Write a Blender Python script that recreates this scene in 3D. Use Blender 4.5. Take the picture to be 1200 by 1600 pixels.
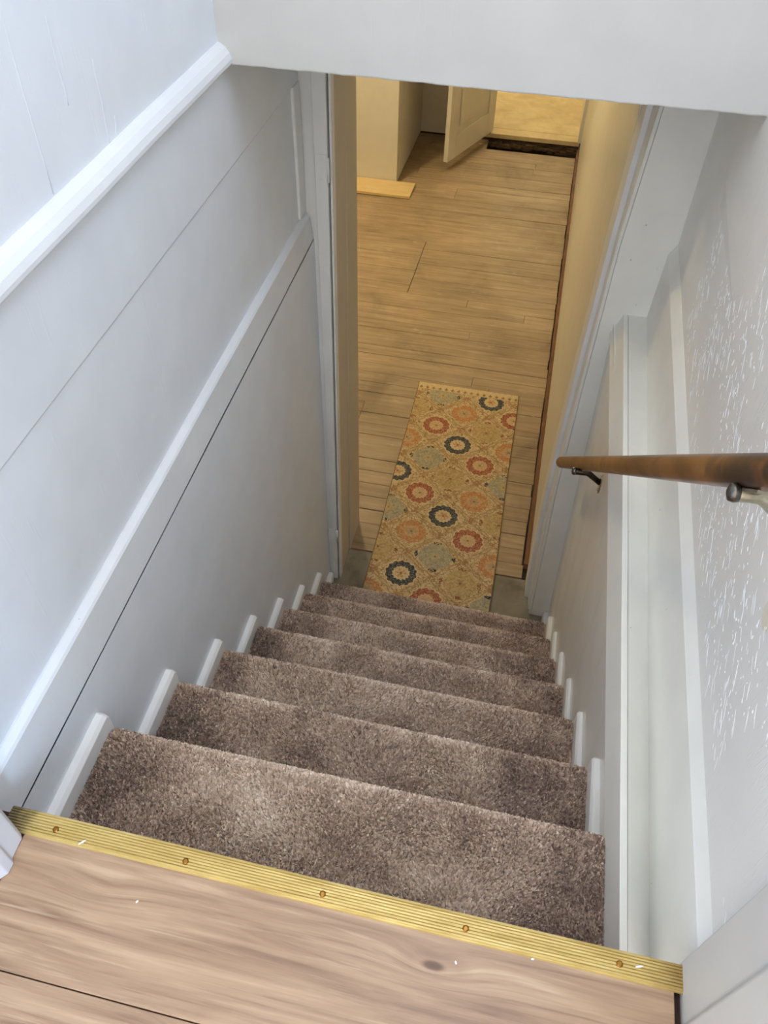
import bpy, bmesh, math, random
import numpy as np
from mathutils import Matrix, Vector

for _o in list(bpy.data.objects):
    bpy.data.objects.remove(_o, do_unlink=True)
SC = bpy.context.scene
COL = SC.collection
random.seed(7)
RNG = np.random.default_rng(11)

# ------------------------------------------------------------------ camera
CR = ((0.976453, 0.214976, 0.018001), (0.169080, -0.710817, -0.682753), (-0.133980, 0.669720, -0.730428))
CC = (0.571768, -0.325624, 1.061562)
cam_data = bpy.data.cameras.new('camera')
cam = bpy.data.objects.new('camera', cam_data)
COL.objects.link(cam)
cam_data.sensor_fit = 'VERTICAL'
cam_data.sensor_height = 32.0
cam_data.lens = 1237.567 / 1600.0 * 32.0
cam_data.clip_start = 0.02
cam.matrix_world = Matrix(((CR[0][0], -CR[1][0], -CR[2][0], CC[0]),
                           (CR[0][1], -CR[1][1], -CR[2][1], CC[1]),
                           (CR[0][2], -CR[1][2], -CR[2][2], CC[2]),
                           (0, 0, 0, 1)))
SC.camera = cam

# ------------------------------------------------------------------ world, lights, exposure
SC.view_settings.view_transform = 'Standard'
SC.view_settings.look = 'None'
SC.view_settings.gamma = 1.0
SC.view_settings.use_curve_mapping = False
SC.view_settings.exposure = 0.0
world = bpy.data.worlds.new('daylight')
SC.world = world
world.use_nodes = True
bg = world.node_tree.nodes['Background']
LIGHTS = {'sky': (3.05, 2.98, 2.86), 'well_fill': (4.4, 6.5, 10.4), 'hall': (28, 28, 26), 'stair': (135, 200, 285), 'bulb': (74, 60.5, 35), 'back': (43, 36.5, 22.5)}


def split(c):
    m = max(max(c), 1e-6)
    return tuple(v / m for v in c), m


_c, _m = split(LIGHTS['sky'])
bg.inputs[0].default_value = _c + (1,)
bg.inputs[1].default_value = _m


def area(name, loc, target, size, power):
    col, power = split(power)
    l = bpy.data.lights.new(name, 'AREA')
    l.shape = 'RECTANGLE'
    l.size, l.size_y = size
    l.energy = power
    l.color = col
    o = bpy.data.objects.new(name, l)
    COL.objects.link(o)
    o.location = loc
    o.rotation_euler = (Vector(target) - Vector(loc)).to_track_quat('-Z', 'Y').to_euler()
    return o


def point(name, loc, power, rad):
    col, power = split(power)
    l = bpy.data.lights.new(name, 'POINT')
    l.energy = power
    l.color = col
    l.shadow_soft_size = rad
    o = bpy.data.objects.new(name, l)
    COL.objects.link(o)
    o.location = loc
    return o


area('stairwell_fill_light', (0.905, 0.45, 1.75), (-0.1, 0.25, 0.35), (0.7, 0.8), LIGHTS['well_fill'])  # added fill lamp high in the stairwell, standing in for daylight
area('hall_left_fill_light', (-1.3, -1.7, 1.3), (0.9, 0.5, 0.1), (1.2, 1.4), LIGHTS['hall'])  # added fill from the left to brighten the right wall
area('hall_right_window_light', (2.2, -1.7, 1.3), (0.0, 0.5, 0.1), (1.2, 1.4), LIGHTS['stair'])
point('room_bulb', (-1.0, 4.3, 0.70), LIGHTS['bulb'], 0.06)
point('back_room_bulb', (0.5, 7.9, 0.4), LIGHTS['back'], 0.06)

# ------------------------------------------------------------------ helpers


def link(name, me, mat=None, parent=None, smooth=False):
    o = bpy.data.objects.new(name, me)
    COL.objects.link(o)
    if mat is not None and not me.materials:
        me.materials.append(mat)
    if parent is not None:
        o.parent = parent
    if smooth:
        me.polygons.foreach_set('use_smooth', [True] * len(me.polygons))
    return o


def empty(name, loc=(0, 0, 0)):
    o = bpy.data.objects.new(name, None)
    COL.objects.link(o)
    o.location = loc
    o.empty_display_size = 0.05
    return o


def struct(o):
    o['kind'] = 'structure'
    return o


def tag(o, label, cat, group=None):
    o['label'] = label
    o['category'] = cat
    if group:
        o['group'] = group
    return o


def mesh(name, verts, faces):
    me = bpy.data.meshes.new(name)
    me.from_pydata([tuple(map(float, v)) for v in verts], [], faces)
    bm = bmesh.new()
    bm.from_mesh(me)
    bmesh.ops.recalc_face_normals(bm, faces=bm.faces)
    bm.to_mesh(me)
    bm.free()
    return me


def bevel(o, w=0.002, seg=2, ang=30):
    m = o.modifiers.new('bevel', 'BEVEL')
    m.width = w
    m.segments = seg
    m.limit_method = 'ANGLE'
    m.angle_limit = math.radians(ang)
    return o


def loft(sections):
    """sections: list of equal-length closed polygons of 3D points; returns capped (verts, faces)"""
    n = len(sections[0])
    v = [p for s in sections for p in s]
    f = []
    for a in range(len(sections) - 1):
        for i in range(n):
            j = (i + 1) % n
            f.append((a * n + i, a * n + j, (a + 1) * n + j, (a + 1) * n + i))
    f.append(tuple(range(n)))
    f.append(tuple((len(sections) - 1) * n + i for i in range(n)))
    return v, f


AL = -0.0232           # the left wall runs slightly off square


def prism_y(name, near, far, y0, y1, mat, parent=None, shear=0.0, nseg=1, wob=0.0):
    """extrude an x-z polygon along y (near -> far)"""
    secs = []
    for s in range(nseg + 1):
        t = s / nseg
        y = y0 + (y1 - y0) * t
        w = wob * (math.sin(7.3 * y + 1.1) + 0.6 * math.sin(17.1 * y))
        secs.append([((1 - t) * a[0] + t * b[0] + shear * y, y, (1 - t) * a[1] + t * b[1] + w) for a, b in zip(near, far)])
    return link(name, mesh(name, *loft(secs)), mat, parent)


def prism_z(name, levels, mat, parent=None):
    """levels: list of (z, [(x, y)...])"""
    secs = [[(x, y, z) for x, y in poly] for z, poly in levels]
    return link(name, mesh(name, *loft(secs)), mat, parent)


def box(name, a, b, mat, parent=None):
    x0, y0, z0 = a
    x1, y1, z1 = b
    return prism_z(name, [(z0, [(x0, y0), (x1, y0), (x1, y1), (x0, y1)]), (z1, [(x0, y0), (x1, y0), (x1, y1), (x0, y1)])], mat, parent)


def tube_mesh(name, pts, rads, n=24, cap=True):
    pts = [Vector(p) for p in pts]
    secs = []
    for i, p in enumerate(pts):
        if i == 0:
            d = pts[1] - pts[0]
        elif i == len(pts) - 1:
            d = pts[-1] - pts[-2]
        else:
            d = (pts[i + 1] - pts[i]).normalized() + (pts[i] - pts[i - 1]).normalized()
        d.normalize()
        u = d.cross(Vector((0, 0, 1)))
        if u.length < 1e-3:
            u = d.cross(Vector((1, 0, 0)))
        u.normalize()
        w = d.cross(u)
        secs.append([tuple(p + rads[i] * (math.cos(2 * math.pi * k / n) * u + math.sin(2 * math.pi * k / n) * w)) for k in range(n)])
    me = mesh(name, *loft(secs))
    me.polygons.foreach_set('use_smooth', [len(p.vertices) == 4 for p in me.polygons])
    return me


def vnoise(x, y, seed=0):
    """smooth value noise on numpy arrays, range 0..1"""
    xi = np.floor(x).astype(np.int64)
    yi = np.floor(y).astype(np.int64)
    xf = x - xi
    yf = y - yi
    u = xf * xf * (3 - 2 * xf)
    v = yf * yf * (3 - 2 * yf)

    def h(a, b):
        n = (a * 374761393 + b * 668265263 + seed * 144665) & 0x7fffffff
        n = ((n ^ (n >> 13)) * 1274126177) & 0x7fffffff
        return ((n ^ (n >> 16)) & 0xffff) / 65535.0
    return (h(xi, yi) * (1 - u) + h(xi + 1, yi) * u) * (1 - v) + (h(xi, yi + 1) * (1 - u) + h(xi + 1, yi + 1) * u) * v


def lin(r, g, b):
    def c(v):
        v /= 255.0
        return v / 12.92 if v <= 0.04045 else ((v + 0.055) / 1.055) ** 2.4
    return (c(r), c(g), c(b), 1.0)


def rel(o, p):
    o.parent = p
    o.matrix_parent_inverse = p.matrix_basis.inverted()
    return o


# ------------------------------------------------------------------ materials
class NT:
    def __init__(self, name):
        self.m = bpy.data.materials.new(name)
        self.m.use_nodes = True
        self.t = self.m.node_tree
        self.b = self.t.nodes['Principled BSDF']

    def n(self, typ, **kw):
        nd = self.t.nodes.new(typ)
        for k, v in kw.items():
            if k in nd.inputs.keys():
                self.set(nd.inputs[k], v)
            else:
                setattr(nd, k, v)
        return nd

    def set(self, sock, v):
        if hasattr(v, 'is_output') or isinstance(v, bpy.types.NodeSocket):
            self.t.links.new(v, sock)
        else:
            sock.default_value = v

    def coord(self, scale=(1, 1, 1), loc=(0, 0, 0), rot=(0, 0, 0), src='Object'):
        tc = self.n('ShaderNodeTexCoord')
        mp = self.n('ShaderNodeMapping')
        self.t.links.new(tc.outputs[src], mp.inputs[0])
        mp.inputs['Scale'].default_value = scale
        mp.inputs['Location'].default_value = loc
        mp.inputs['Rotation'].default_value = rot
        return mp.outputs[0]

    def noise(self, vec, scale, detail=4, rough=0.55, dist=0.0):
        nd = self.n('ShaderNodeTexNoise', Scale=scale, Detail=detail, Roughness=rough, Distortion=dist)
        self.t.links.new(vec, nd.inputs['Vector'])
        return nd.outputs['Fac']

    def ramp(self, fac, stops):
        r = self.n('ShaderNodeValToRGB')
        self.t.links.new(fac, r.inputs[0])
        e = r.color_ramp.elements
        while len(e) > 1:
            e.remove(e[-1])
        e[0].position, e[0].color = stops[0][0], stops[0][1]
        for p, c in stops[1:]:
            q = e.new(p)
            q.color = c
        return r.outputs[0]

    def mix(self, fac, a, b, mode='MIX'):
        nd = self.n('ShaderNodeMix', data_type='RGBA', blend_type=mode)
        self.set(nd.inputs[0], fac)
        self.set(nd.inputs[6], a)
        self.set(nd.inputs[7], b)
        return nd.outputs[2]

    def math(self, op, a, b=0.0, c=0.0):
        nd = self.n('ShaderNodeMath', operation=op)
        self.set(nd.inputs[0], a)
        self.set(nd.inputs[1], b)
        self.set(nd.inputs[2], c)
        return nd.outputs[0]

    def bump(self, h, strength=0.3, dist=0.002, prev=None):
        nd = self.n('ShaderNodeBump')
        nd.inputs['Strength'].default_value = strength
        nd.inputs['Distance'].default_value = dist
        self.t.links.new(h, nd.inputs['Height'])
        if prev is not None:
            self.t.links.new(prev, nd.inputs['Normal'])
        return nd.outputs[0]

    def out(self, col=None, rough=None, normal=None, metal=None, spec=None):
        if col is not None:
            self.set(self.b.inputs['Base Color'], col)
        if rough is not None:
            self.set(self.b.inputs['Roughness'], rough)
        if metal is not None:
            self.set(self.b.inputs['Metallic'], metal)
        if spec is not None:
            self.set(self.b.inputs['Specular IOR Level'], spec)
        if normal is not None:
            self.t.links.new(normal, self.b.inputs['Normal'])
        return self.m


def W(v):
    return (v, v, v, 1)


def paint(name, col, rough=0.45, streak=0.25, lumps=0.25, chips=True, streak_scale=(60, 60, 4)):
    t = NT(name)
    v = t.coord()
    vs = t.coord(scale=streak_scale)
    h1 = t.noise(vs, 1.0, 4, 0.6, 0.6)
    h2 = t.noise(v, 55.0, 3, 0.5)
    h3 = t.noise(v, 9.0, 3, 0.5)
    runs = t.ramp(h1, [(0.60, W(0)), (0.74, W(1))])
    b1 = t.bump(runs, streak, 0.0015)
    b2 = t.bump(h2, lumps, 0.0012, b1)
    tone = t.ramp(h3, [(0.25, (col[0] * 0.93, col[1] * 0.93, col[2] * 0.935, 1)), (0.7, col)])
    if chips:
        h4 = t.noise(t.coord(scale=(1, 1, 0.6), loc=(3, 1, 2)), 85.0, 2, 0.5)
        ch = t.ramp(h4, [(0.775, W(0)), (0.80, W(1))])
        tone = t.mix(ch, tone, (col[0] * 0.55, col[1] * 0.52, col[2] * 0.47, 1))
    return t.out(tone, rough, b2)


M_WHITE = paint('blue_lit_white_wall_paint', (0.77, 0.82, 0.885, 1), 0.42, 0.25, 0.12, chips=False)  # blue tint partly stands in for the cool light on this side
M_BULK = paint('dimmed_white_bulkhead_paint', (0.60, 0.595, 0.57, 1), 0.5, 0.2, 0.12)  # white paint darkened to offset the strong light on the bulkhead
M_WARM = paint('warm_lit_white_trim_paint', (0.87, 0.865, 0.81, 1), 0.38, 0.12, 0.30)  # warm tint partly stands in for the warmer light on the right
M_TRIM = paint('white_trim_paint', (0.84, 0.84, 0.83, 1), 0.38, 0.12, 0.30)
M_LEFT = paint('blue_lit_white_trim_paint', (0.75, 0.785, 0.825, 1), 0.42, 0.1, 0.3)  # tinted blue like the left wall, for the same cool light
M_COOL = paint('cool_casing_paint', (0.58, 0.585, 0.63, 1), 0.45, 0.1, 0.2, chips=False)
M_CORNER = paint('ivory_corner_paint', (0.58, 0.57, 0.535, 1), 0.45, 0.1, 0.2, chips=False)
M_JAMB = paint('beige_jamb_paint', (0.56, 0.51, 0.43, 1), 0.45, 0.05, 0.1, chips=False)
M_SKIRT = paint('white_skirting_paint', (0.84, 0.84, 0.835, 1), 0.40, 0.05, 0.06, chips=False)
M_ROOM = paint('cream_room_paint', (0.76, 0.72, 0.63, 1), 0.38, 0.05, 0.06, chips=False)


def drip_paint():
    t = NT('drippy_gloss_white_paint')
    v = t.coord()
    h1 = t.noise(t.coord(scale=(80, 110, 13)), 1.0, 5, 0.65, 1.0)
    msk = t.ramp(t.noise(v, 4.5, 2), [(0.36, W(0)), (0.58, W(1))])
    runs = t.ramp(h1, [(0.56, W(0)), (0.66, W(1))])
    runs = t.mix(1.0, runs, msk, 'MULTIPLY')
    b1 = t.bump(runs, 0.25, 0.0015)
    b2 = t.bump(t.noise(v, 70, 2), 0.10, 0.001, b1)
    tone = t.ramp(t.noise(v, 6, 2), [(0.3, (0.80, 0.79, 0.75, 1)), (0.7, (0.85, 0.84, 0.795, 1))])
    # pale cream patch of bare filler near the upper bracket
    sx = t.n('ShaderNodeSeparateXYZ')
    t.t.links.new(t.coord(), sx.inputs[0])
    dy = t.math('DIVIDE', t.math('SUBTRACT', sx.outputs[1], 0.320), 0.020)
    dz = t.math('DIVIDE', t.math('SUBTRACT', sx.outputs[2], 0.292), 0.022)
    d = t.math('ADD', t.math('MULTIPLY', dy, dy), t.math('MULTIPLY', dz, dz))
    patch = t.ramp(d, [(0.75, W(1)), (1.0, W(0))])
    tone = t.mix(patch, tone, (0.80, 0.75, 0.60, 1))
    return t.out(tone, 0.24, b2)


M_DRIP = drip_paint()
_t = NT('gloss_white_paint_runs')
M_RUN = _t.out((0.87, 0.87, 0.85, 1), 0.18)


def carpet_mat():
    t = NT('brown_carpet_pile')
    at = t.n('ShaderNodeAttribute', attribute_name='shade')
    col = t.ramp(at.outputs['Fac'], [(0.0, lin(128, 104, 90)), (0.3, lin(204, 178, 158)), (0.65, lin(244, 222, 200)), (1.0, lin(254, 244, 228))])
    t.b.inputs['Sheen Weight'].default_value = 0.25
    t.b.inputs['Sheen Roughness'].default_value = 0.5
    return t.out(col, 0.85, spec=0.15)


M_PILE = carpet_mat()
_t = NT('brown_carpet_backing')
M_BACK = _t.out(_t.ramp(_t.noise(_t.coord(), 220, 2), [(0.3, lin(140, 118, 102)), (0.7, lin(180, 156, 138))]), 0.95)


def laminate():
    t = NT('walnut_laminate')
    sx = t.n('ShaderNodeSeparateXYZ')
    t.t.links.new(t.coord(), sx.inputs[0])
    X, Y = sx.outputs[0], sx.outputs[1]
    # knots push the grain aside
    def knot(kx, ky, s, amp):
        dx = t.math('DIVIDE', t.math('SUBTRACT', X, kx), s * 2.6)
        dy = t.math('DIVIDE', t.math('SUBTRACT', Y, ky), s)
        d2 = t.math('ADD', t.math('MULTIPLY', dx, dx), t.math('MULTIPLY', dy, dy))
        e = t.math('POWER', 2.718, t.math('MULTIPLY', d2, -1.0))
        return t.math('MULTIPLY', e, amp), d2
    k1, d1 = knot(0.594, -0.064, 0.020, 0.016)
    k2, d2 = knot(0.33, -0.19, 0.014, 0.010)
    k3, d3 = knot(0.17, -0.075, 0.022, 0.010)
    yy = t.math('ADD', Y, t.math('ADD', k1, t.math('ADD', k2, k3)))
    cb = t.n('ShaderNodeCombineXYZ')
    t.t.links.new(t.math('MULTIPLY', X, 3.2), cb.inputs[0])
    t.t.links.new(t.math('MULTIPLY', yy, 42.0), cb.inputs[1])
    oi = t.n('ShaderNodeObjectInfo')
    t.t.links.new(t.math('MULTIPLY', oi.outputs['Random'], 9.0), cb.inputs[2])
    g1 = t.noise(cb.outputs[0], 1.0, 6, 0.55, 0.5)
    cb2 = t.n('ShaderNodeCombineXYZ')
    t.t.links.new(t.math('MULTIPLY', X, 9.0), cb2.inputs[0])
    t.t.links.new(t.math('MULTIPLY', yy, 260.0), cb2.inputs[1])
    g2 = t.noise(cb2.outputs[0], 1.0, 3, 0.6)
    col = t.ramp(g1, [(0.30, lin(128, 98, 76)), (0.42, lin(154, 124, 98)), (0.52, lin(168, 138, 110)), (0.60, lin(176, 146, 117)), (0.70, lin(190, 162, 132))])
    fine = t.ramp(g2, [(0.3, W(0.88)), (0.6, W(1.0))])
    col = t.mix(1.0, col, fine, 'MULTIPLY')
    cb3 = t.n('ShaderNodeCombineXYZ')
    t.t.links.new(t.math('MULTIPLY', X, 5.0), cb3.inputs[0])
    t.t.links.new(t.math('MULTIPLY', yy, 120.0), cb3.inputs[1])
    g3 = t.noise(cb3.outputs[0], 1.0, 4, 0.6, 0.3)
    col = t.mix(t.ramp(g3, [(0.30, W(0.55)), (0.44, W(0.0))]), col, lin(120, 90, 68))
    col = t.mix(t.ramp(g3, [(0.58, W(0.0)), (0.72, W(0.5))]), col, lin(206, 178, 148))
    core = t.ramp(d1, [(0.0, W(1)), (0.03, W(0.85)), (0.07, W(0.0))])
    col = t.mix(core, col, lin(72, 56, 48))
    ring = t.ramp(d1, [(0.05, W(0.55)), (0.12, W(0.1)), (0.36, W(0.22)), (1.0, W(0.0))])
    col = t.mix(ring, col, lin(118, 84, 62))
    b = t.bump(g2, 0.08, 0.0006)
    return t.out(col, 0.42, b)


M_LAM = laminate()
_t = NT('dark_gap')
M_GAP = _t.out(_t.ramp(_t.noise(_t.coord(), 40, 3), [(0.3, lin(32, 22, 18)), (0.7, lin(74, 46, 34))]), 0.9)


def brass_mat():
    t = NT('ribbed_brass')
    v = t.coord()
    n1 = t.noise(t.coord(scale=(6, 60, 60)), 3.0, 4)
    sx = t.n('ShaderNodeSeparateXYZ')
    t.t.links.new(v, sx.inputs[0])
    col = t.ramp(n1, [(0.3, lin(184, 156, 88)), (0.6, lin(208, 184, 116)), (0.8, lin(222, 202, 142))])
    tar = t.math('ADD', sx.outputs[0], t.math('MULTIPLY', t.noise(v, 60, 3), 0.04))
    tarm = t.ramp(tar, [(0.045, W(1)), (0.075, W(0))])
    tarm2 = t.ramp(tar, [(0.86, W(0)), (0.91, W(0.8))])
    col = t.mix(tarm, col, lin(112, 96, 62))
    col = t.mix(tarm2, col, lin(140, 108, 58))
    return t.out(col, t.ramp(n1, [(0.3, W(0.5)), (0.8, W(0.36))]), None, 0.35)


M_BRASS = brass_mat()
_t = NT('nail_brass')
M_NAIL = _t.out(lin(150, 108, 48), 0.35, None, 0.9)


def floor_mat():
    t = NT('worn_floorboard')
    oi = t.n('ShaderNodeObjectInfo')
    v = t.coord()
    cb = t.n('ShaderNodeVectorMath', operation='ADD')
    t.t.links.new(t.coord(scale=(3.0, 42.0, 8.0)), cb.inputs[0])
    sc = t.n('ShaderNodeVectorMath', operation='SCALE')
    sc.inputs[0].default_value = (7.1, 3.3, 5.7)
    t.t.links.new(oi.outputs['Random'], sc.inputs['Scale'])
    t.t.links.new(sc.outputs[0], cb.inputs[1])
    g = t.noise(cb.outputs[0], 1.0, 5, 0.62, 0.3)
    big = t.noise(v, 2.3, 4, 0.6, 0.6)
    col = t.ramp(g, [(0.20, lin(112, 92, 68)), (0.40, lin(156, 133, 103)), (0.6, lin(174, 150, 119)), (0.82, lin(194, 173, 142))])
    blot = t.ramp(big, [(0.30, W(0.62)), (0.45, W(0.88)), (0.6, W(1.0)), (0.75, W(1.15))])
    col = t.mix(1.0, col, blot, 'MULTIPLY')
    tone = t.ramp(oi.outputs['Random'], [(0.0, W(0.90)), (1.0, W(1.04))])
    col = t.mix(1.0, col, tone, 'MULTIPLY')
    scuff = t.ramp(t.noise(t.coord(scale=(1.0, 2.5, 1), loc=(4, 2, 0)), 14, 5, 0.7), [(0.62, W(0)), (0.72, W(0.45))])
    col = t.mix(scuff, col, lin(205, 192, 165))
    b = t.bump(g, 0.25, 0.001)
    return t.out(col, t.ramp(big, [(0.3, W(0.62)), (0.7, W(0.45))]), b)


M_FLOOR = floor_mat()


def simple(name, c0, c1, scale, rough, stretch=(1, 1, 1), bump=0.15, detail=5):
    t = NT(name)
    g = t.noise(t.coord(scale=stretch), scale, detail, 0.6, 0.4)
    return t.out(t.ramp(g, [(0.3, c0), (0.7, c1)]), rough, t.bump(g, bump, 0.001))


M_SLAB = simple('grey_sill_slab', lin(104, 96, 80), lin(150, 142, 124), 9, 0.6)
M_SILL = simple('brown_sill_wood', lin(92, 60, 36), lin(138, 94, 58), 12, 0.7, (8, 1, 8))
M_PINE = simple('new_pine_board', lin(222, 190, 132), lin(238, 212, 160), 5, 0.5, (1.5, 16, 16))
M_NEXT = simple('back_room_floor', lin(186, 162, 118), lin(216, 196, 152), 6, 0.55)
M_DIRT = simple('rotten_dark_wood', lin(24, 17, 12), lin(86, 66, 44), 22, 0.95, (1, 3, 3), 0.8)
M_IRON = simple('dark_bronze_metal', lin(50, 42, 34), lin(78, 66, 52), 60, 0.35)
M_IRON.node_tree.nodes['Principled BSDF'].inputs['Metallic'].default_value = 0.85
M_STEEL = simple('brushed_nickel', lin(150, 142, 124), lin(190, 182, 160), 60, 0.28)
M_STEEL.node_tree.nodes['Principled BSDF'].inputs['Metallic'].default_value = 0.9


M_CAP = simple('dark_steel_cap', lin(84, 80, 74), lin(112, 106, 98), 60, 0.25)
M_CAP.node_tree.nodes['Principled BSDF'].inputs['Metallic'].default_value = 0.9


def rail_mat():
    t = NT('varnished_handrail_wood')
    g = t.noise(t.coord(scale=(60, 6, 6)), 1.0, 5, 0.6, 0.5)
    big = t.noise(t.coord(scale=(1, 1.2, 1.2)), 11, 4, 0.6, 0.5)
    col = t.ramp(g, [(0.25, lin(82, 50, 22)), (0.5, lin(118, 76, 36)), (0.75, lin(146, 100, 52))])
    wear = t.ramp(big, [(0.40, W(0.75)), (0.52, W(0))])
    col = t.mix(wear, col, lin(66, 38, 22))
    sx = t.n('ShaderNodeSeparateXYZ')
    t.t.links.new(t.coord(), sx.inputs[0])
    y = t.math('ADD', sx.outputs[1], t.math('MULTIPLY', t.math('SUBTRACT', big, 0.5), 0.12))
    z1 = t.ramp(y, [(0.14, W(0)), (0.17, W(1)), (0.30, W(1)), (0.335, W(0))])
    dk = t.ramp(t.noise(t.coord(scale=(1, 1, 1)), 22, 3), [(0.36, W(0)), (0.50, W(0.95))])
    col = t.mix(t.mix(1.0, z1, dk, 'MULTIPLY'), col, lin(44, 28, 20))
    return t.out(col, 0.32, t.bump(g, 0.1, 0.0008))


M_RAIL = rail_mat()
_t = NT('patterned_rug_wool')
_a = _t.n('ShaderNodeAttribute', attribute_name='rug_colour')
_w = _t.noise(_t.coord(), 700, 2)
_c = _t.mix(1.0, _a.outputs['Color'], _t.ramp(_w, [(0.3, W(0.78)), (0.7, W(1.08))]), 'MULTIPLY')
M_RUG = _t.out(_c, 0.9, _t.bump(_w, 0.5, 0.0012), spec=0.2)
_t = NT('rug_edge_binding')
M_BIND = _t.out(lin(120, 92, 58), 0.9)
M_HALL = simple('white_ceiling_paint', (0.74, 0.74, 0.73, 1), (0.80, 0.80, 0.79, 1), 8, 0.6)

# ------------------------------------------------------------------ the stairwell: left wall
LEFT_RUNS = [(0.566, 1.0, 0.562, 0.585), (0.650, 0.765, 0.651, 0.663), (0.739, 0.692, 0.733, 0.583), (0.765, 0.610, 0.757, 0.585), (0.919, 0.70, 0.916, 0.671), (1.006, 0.669, 1.005, 0.651)]
wl = prism_y('wall_left', [(-0.25, -1.72), (-0.0185, -1.72), (-0.0175, -0.0733), (-0.041, -0.13), (-0.041, 2.3), (-0.25, 2.3)],
             [(-0.25, -1.72), (-0.0185, -1.72), (-0.0175, -0.0606), (-0.041, -0.12), (-0.041, 2.3), (-0.25, 2.3)],
             -0.03, 1.70, M_WHITE, None, AL, 8)
struct(wl)
o = prism_y('ledge_rail', [(-0.06, -0.072), (-0.0180, -0.072), (-0.0245, 0.014), (-0.0275, 0.0185), (-0.038, 0.024), (-0.06, 0.024)],
            [(-0.06, -0.058), (-0.0180, -0.058), (-0.0245, 0.012), (-0.0275, 0.0165), (-0.038, 0.022), (-0.06, 0.022)],
            -0.004, 1.69, M_LEFT, wl, AL, 24, 0.0006)
bevel(o, 0.0015)
o = prism_y('upper_board', *[[(-0.06, 0.353), (-0.0405, 0.354), (-0.0375, 0.360), (-0.036, 0.56), (-0.06, 0.56)]] * 2, -0.03, 1.69, M_WHITE, wl, AL, 12, 0.0006)
bevel(o, 0.0015)
o = prism_y('moulding', *[[(-0.06, 0.545), (-0.020, 0.545), (-0.0165, 0.549), (-0.0165, 0.556), (-0.020, 0.566), (-0.027, 0.575), (-0.037, 0.582), (-0.06, 0.584)]] * 2,
            -0.03, 1.202, M_LEFT, wl, AL, 24, 0.0006)
bevel(o, 0.001)
o = prism_y('batten', *[[(-0.06, 0.024), (-0.0335, 0.024), (-0.0335, 0.36), (-0.06, 0.36)]] * 2, 1.635, 1.69, M_TRIM, wl, AL)
bevel(o, 0.003, 3)

# thin vertical runs of paint above the moulding
dv, df = [], []
for ya, za, yb_, zb in LEFT_RUNS:
    b0 = len(dv)
    n = 10
    for k in range(n + 1):
        t = k / n
        y = ya + (yb_ - ya) * t + 0.0012 * math.sin(9 * t + ya * 30)
        z = za + (zb - za) * t
        xw = -0.041 + AL * y
        w = 0.0009 * (0.45 + 0.55 * math.sin(math.pi * (0.1 + 0.8 * t)))
        dv += [(xw - 0.0004, y - w, z), (xw + 0.0011 * (0.5 + 0.5 * t), y, z), (xw - 0.0004, y + w, z)]
    for k in range(n):
        q = b0 + 3 * k
        df += [(q, q + 1, q + 4, q + 3), (q + 1, q + 2, q + 5, q + 4)]
    df += [(b0, b0 + 1, b0 + 2), (b0 + 3 * n, b0 + 3 * n + 1, b0 + 3 * n + 2)]
o = link('paint_runs', mesh('paint_runs', dv, df), M_WHITE, wl, True)
o['kind'] = 'stuff'

# landing door casing at the left edge of the picture
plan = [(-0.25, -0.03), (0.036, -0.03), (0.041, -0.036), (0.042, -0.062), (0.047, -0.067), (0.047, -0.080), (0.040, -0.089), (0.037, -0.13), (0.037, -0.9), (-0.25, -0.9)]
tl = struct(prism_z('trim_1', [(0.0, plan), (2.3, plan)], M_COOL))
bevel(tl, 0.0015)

# ------------------------------------------------------------------ right wall
wr = prism_y('wall_right', [(0.868, -1.72), (0.860, -0.19), (0.913, -0.19), (0.913, 2.3), (1.15, 2.3), (1.15, -1.72)],
             [(0.868, -1.72), (0.816, -0.20), (0.9215, -0.20), (0.9215, 2.3), (1.15, 2.3), (1.15, -1.72)], 0.0, 1.70, M_DRIP, None, 0, 10)
struct(wr)
o = prism_y('rail_front', [(0.835, -0.203), (0.836, -0.105), (0.848, -0.112), (0.875, -0.203)],
            [(0.811, -0.229), (0.836, -0.163), (0.847, -0.162), (0.870, -0.229)], 0.0, 1.69, M_WARM, wr, 0, 24, 0.0005)
bevel(o, 0.0015)
o = prism_y('rail_ledge', [(0.8495, -0.150), (0.8495, -0.1145), (0.899, -0.193), (0.93, -0.193), (0.93, -0.21), (0.8495, -0.205)],
            [(0.8485, -0.19), (0.8485, -0.1635), (0.899, -0.163), (0.93, -0.163), (0.93, -0.20), (0.8485, -0.20)], 0.0, 1.69, M_WARM, wr, 0, 12)
o = prism_y('recess_board', [(0.897, -0.22), (0.904, 0.005), (0.9055, 0.009), (0.9135, 0.036), (0.94, 0.036), (0.94, -0.22)],
            [(0.897, -0.19), (0.904, 0.027), (0.9065, 0.032), (0.9215, 0.060), (0.94, 0.060), (0.94, -0.19)], 0.0, 1.69, M_WARM, wr, 0, 24, 0.0005)
bevel(o, 0.0015)
# thin plaster skim that stops short of the door casing, high up under the bulkhead
v = [(0.9145, 1.288, 0.56), (0.9145, 1.343, 0.366), (0.9195, 1.351, 0.32), (0.9185, 0.9, 0.30), (0.9178, 0.8, 0.366), (0.9178, 0.8, 0.56),
     (0.93, 1.290, 0.56), (0.93, 1.345, 0.366), (0.93, 1.353, 0.30), (0.93, 0.7, 0.30), (0.93, 0.9, 0.366), (0.93, 0.8, 0.56)]
f = [(0, 1, 4, 5), (1, 2, 3, 4), (6, 7, 10, 11), (7, 8, 9, 10), (0, 6, 7, 1), (1, 7, 8, 2), (5, 4, 10, 11), (4, 3, 9, 10), (0, 5, 11, 6), (2, 3, 9, 8)]
link('plaster_skim', mesh('plaster_skim', v, f), M_DRIP, wr)

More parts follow.
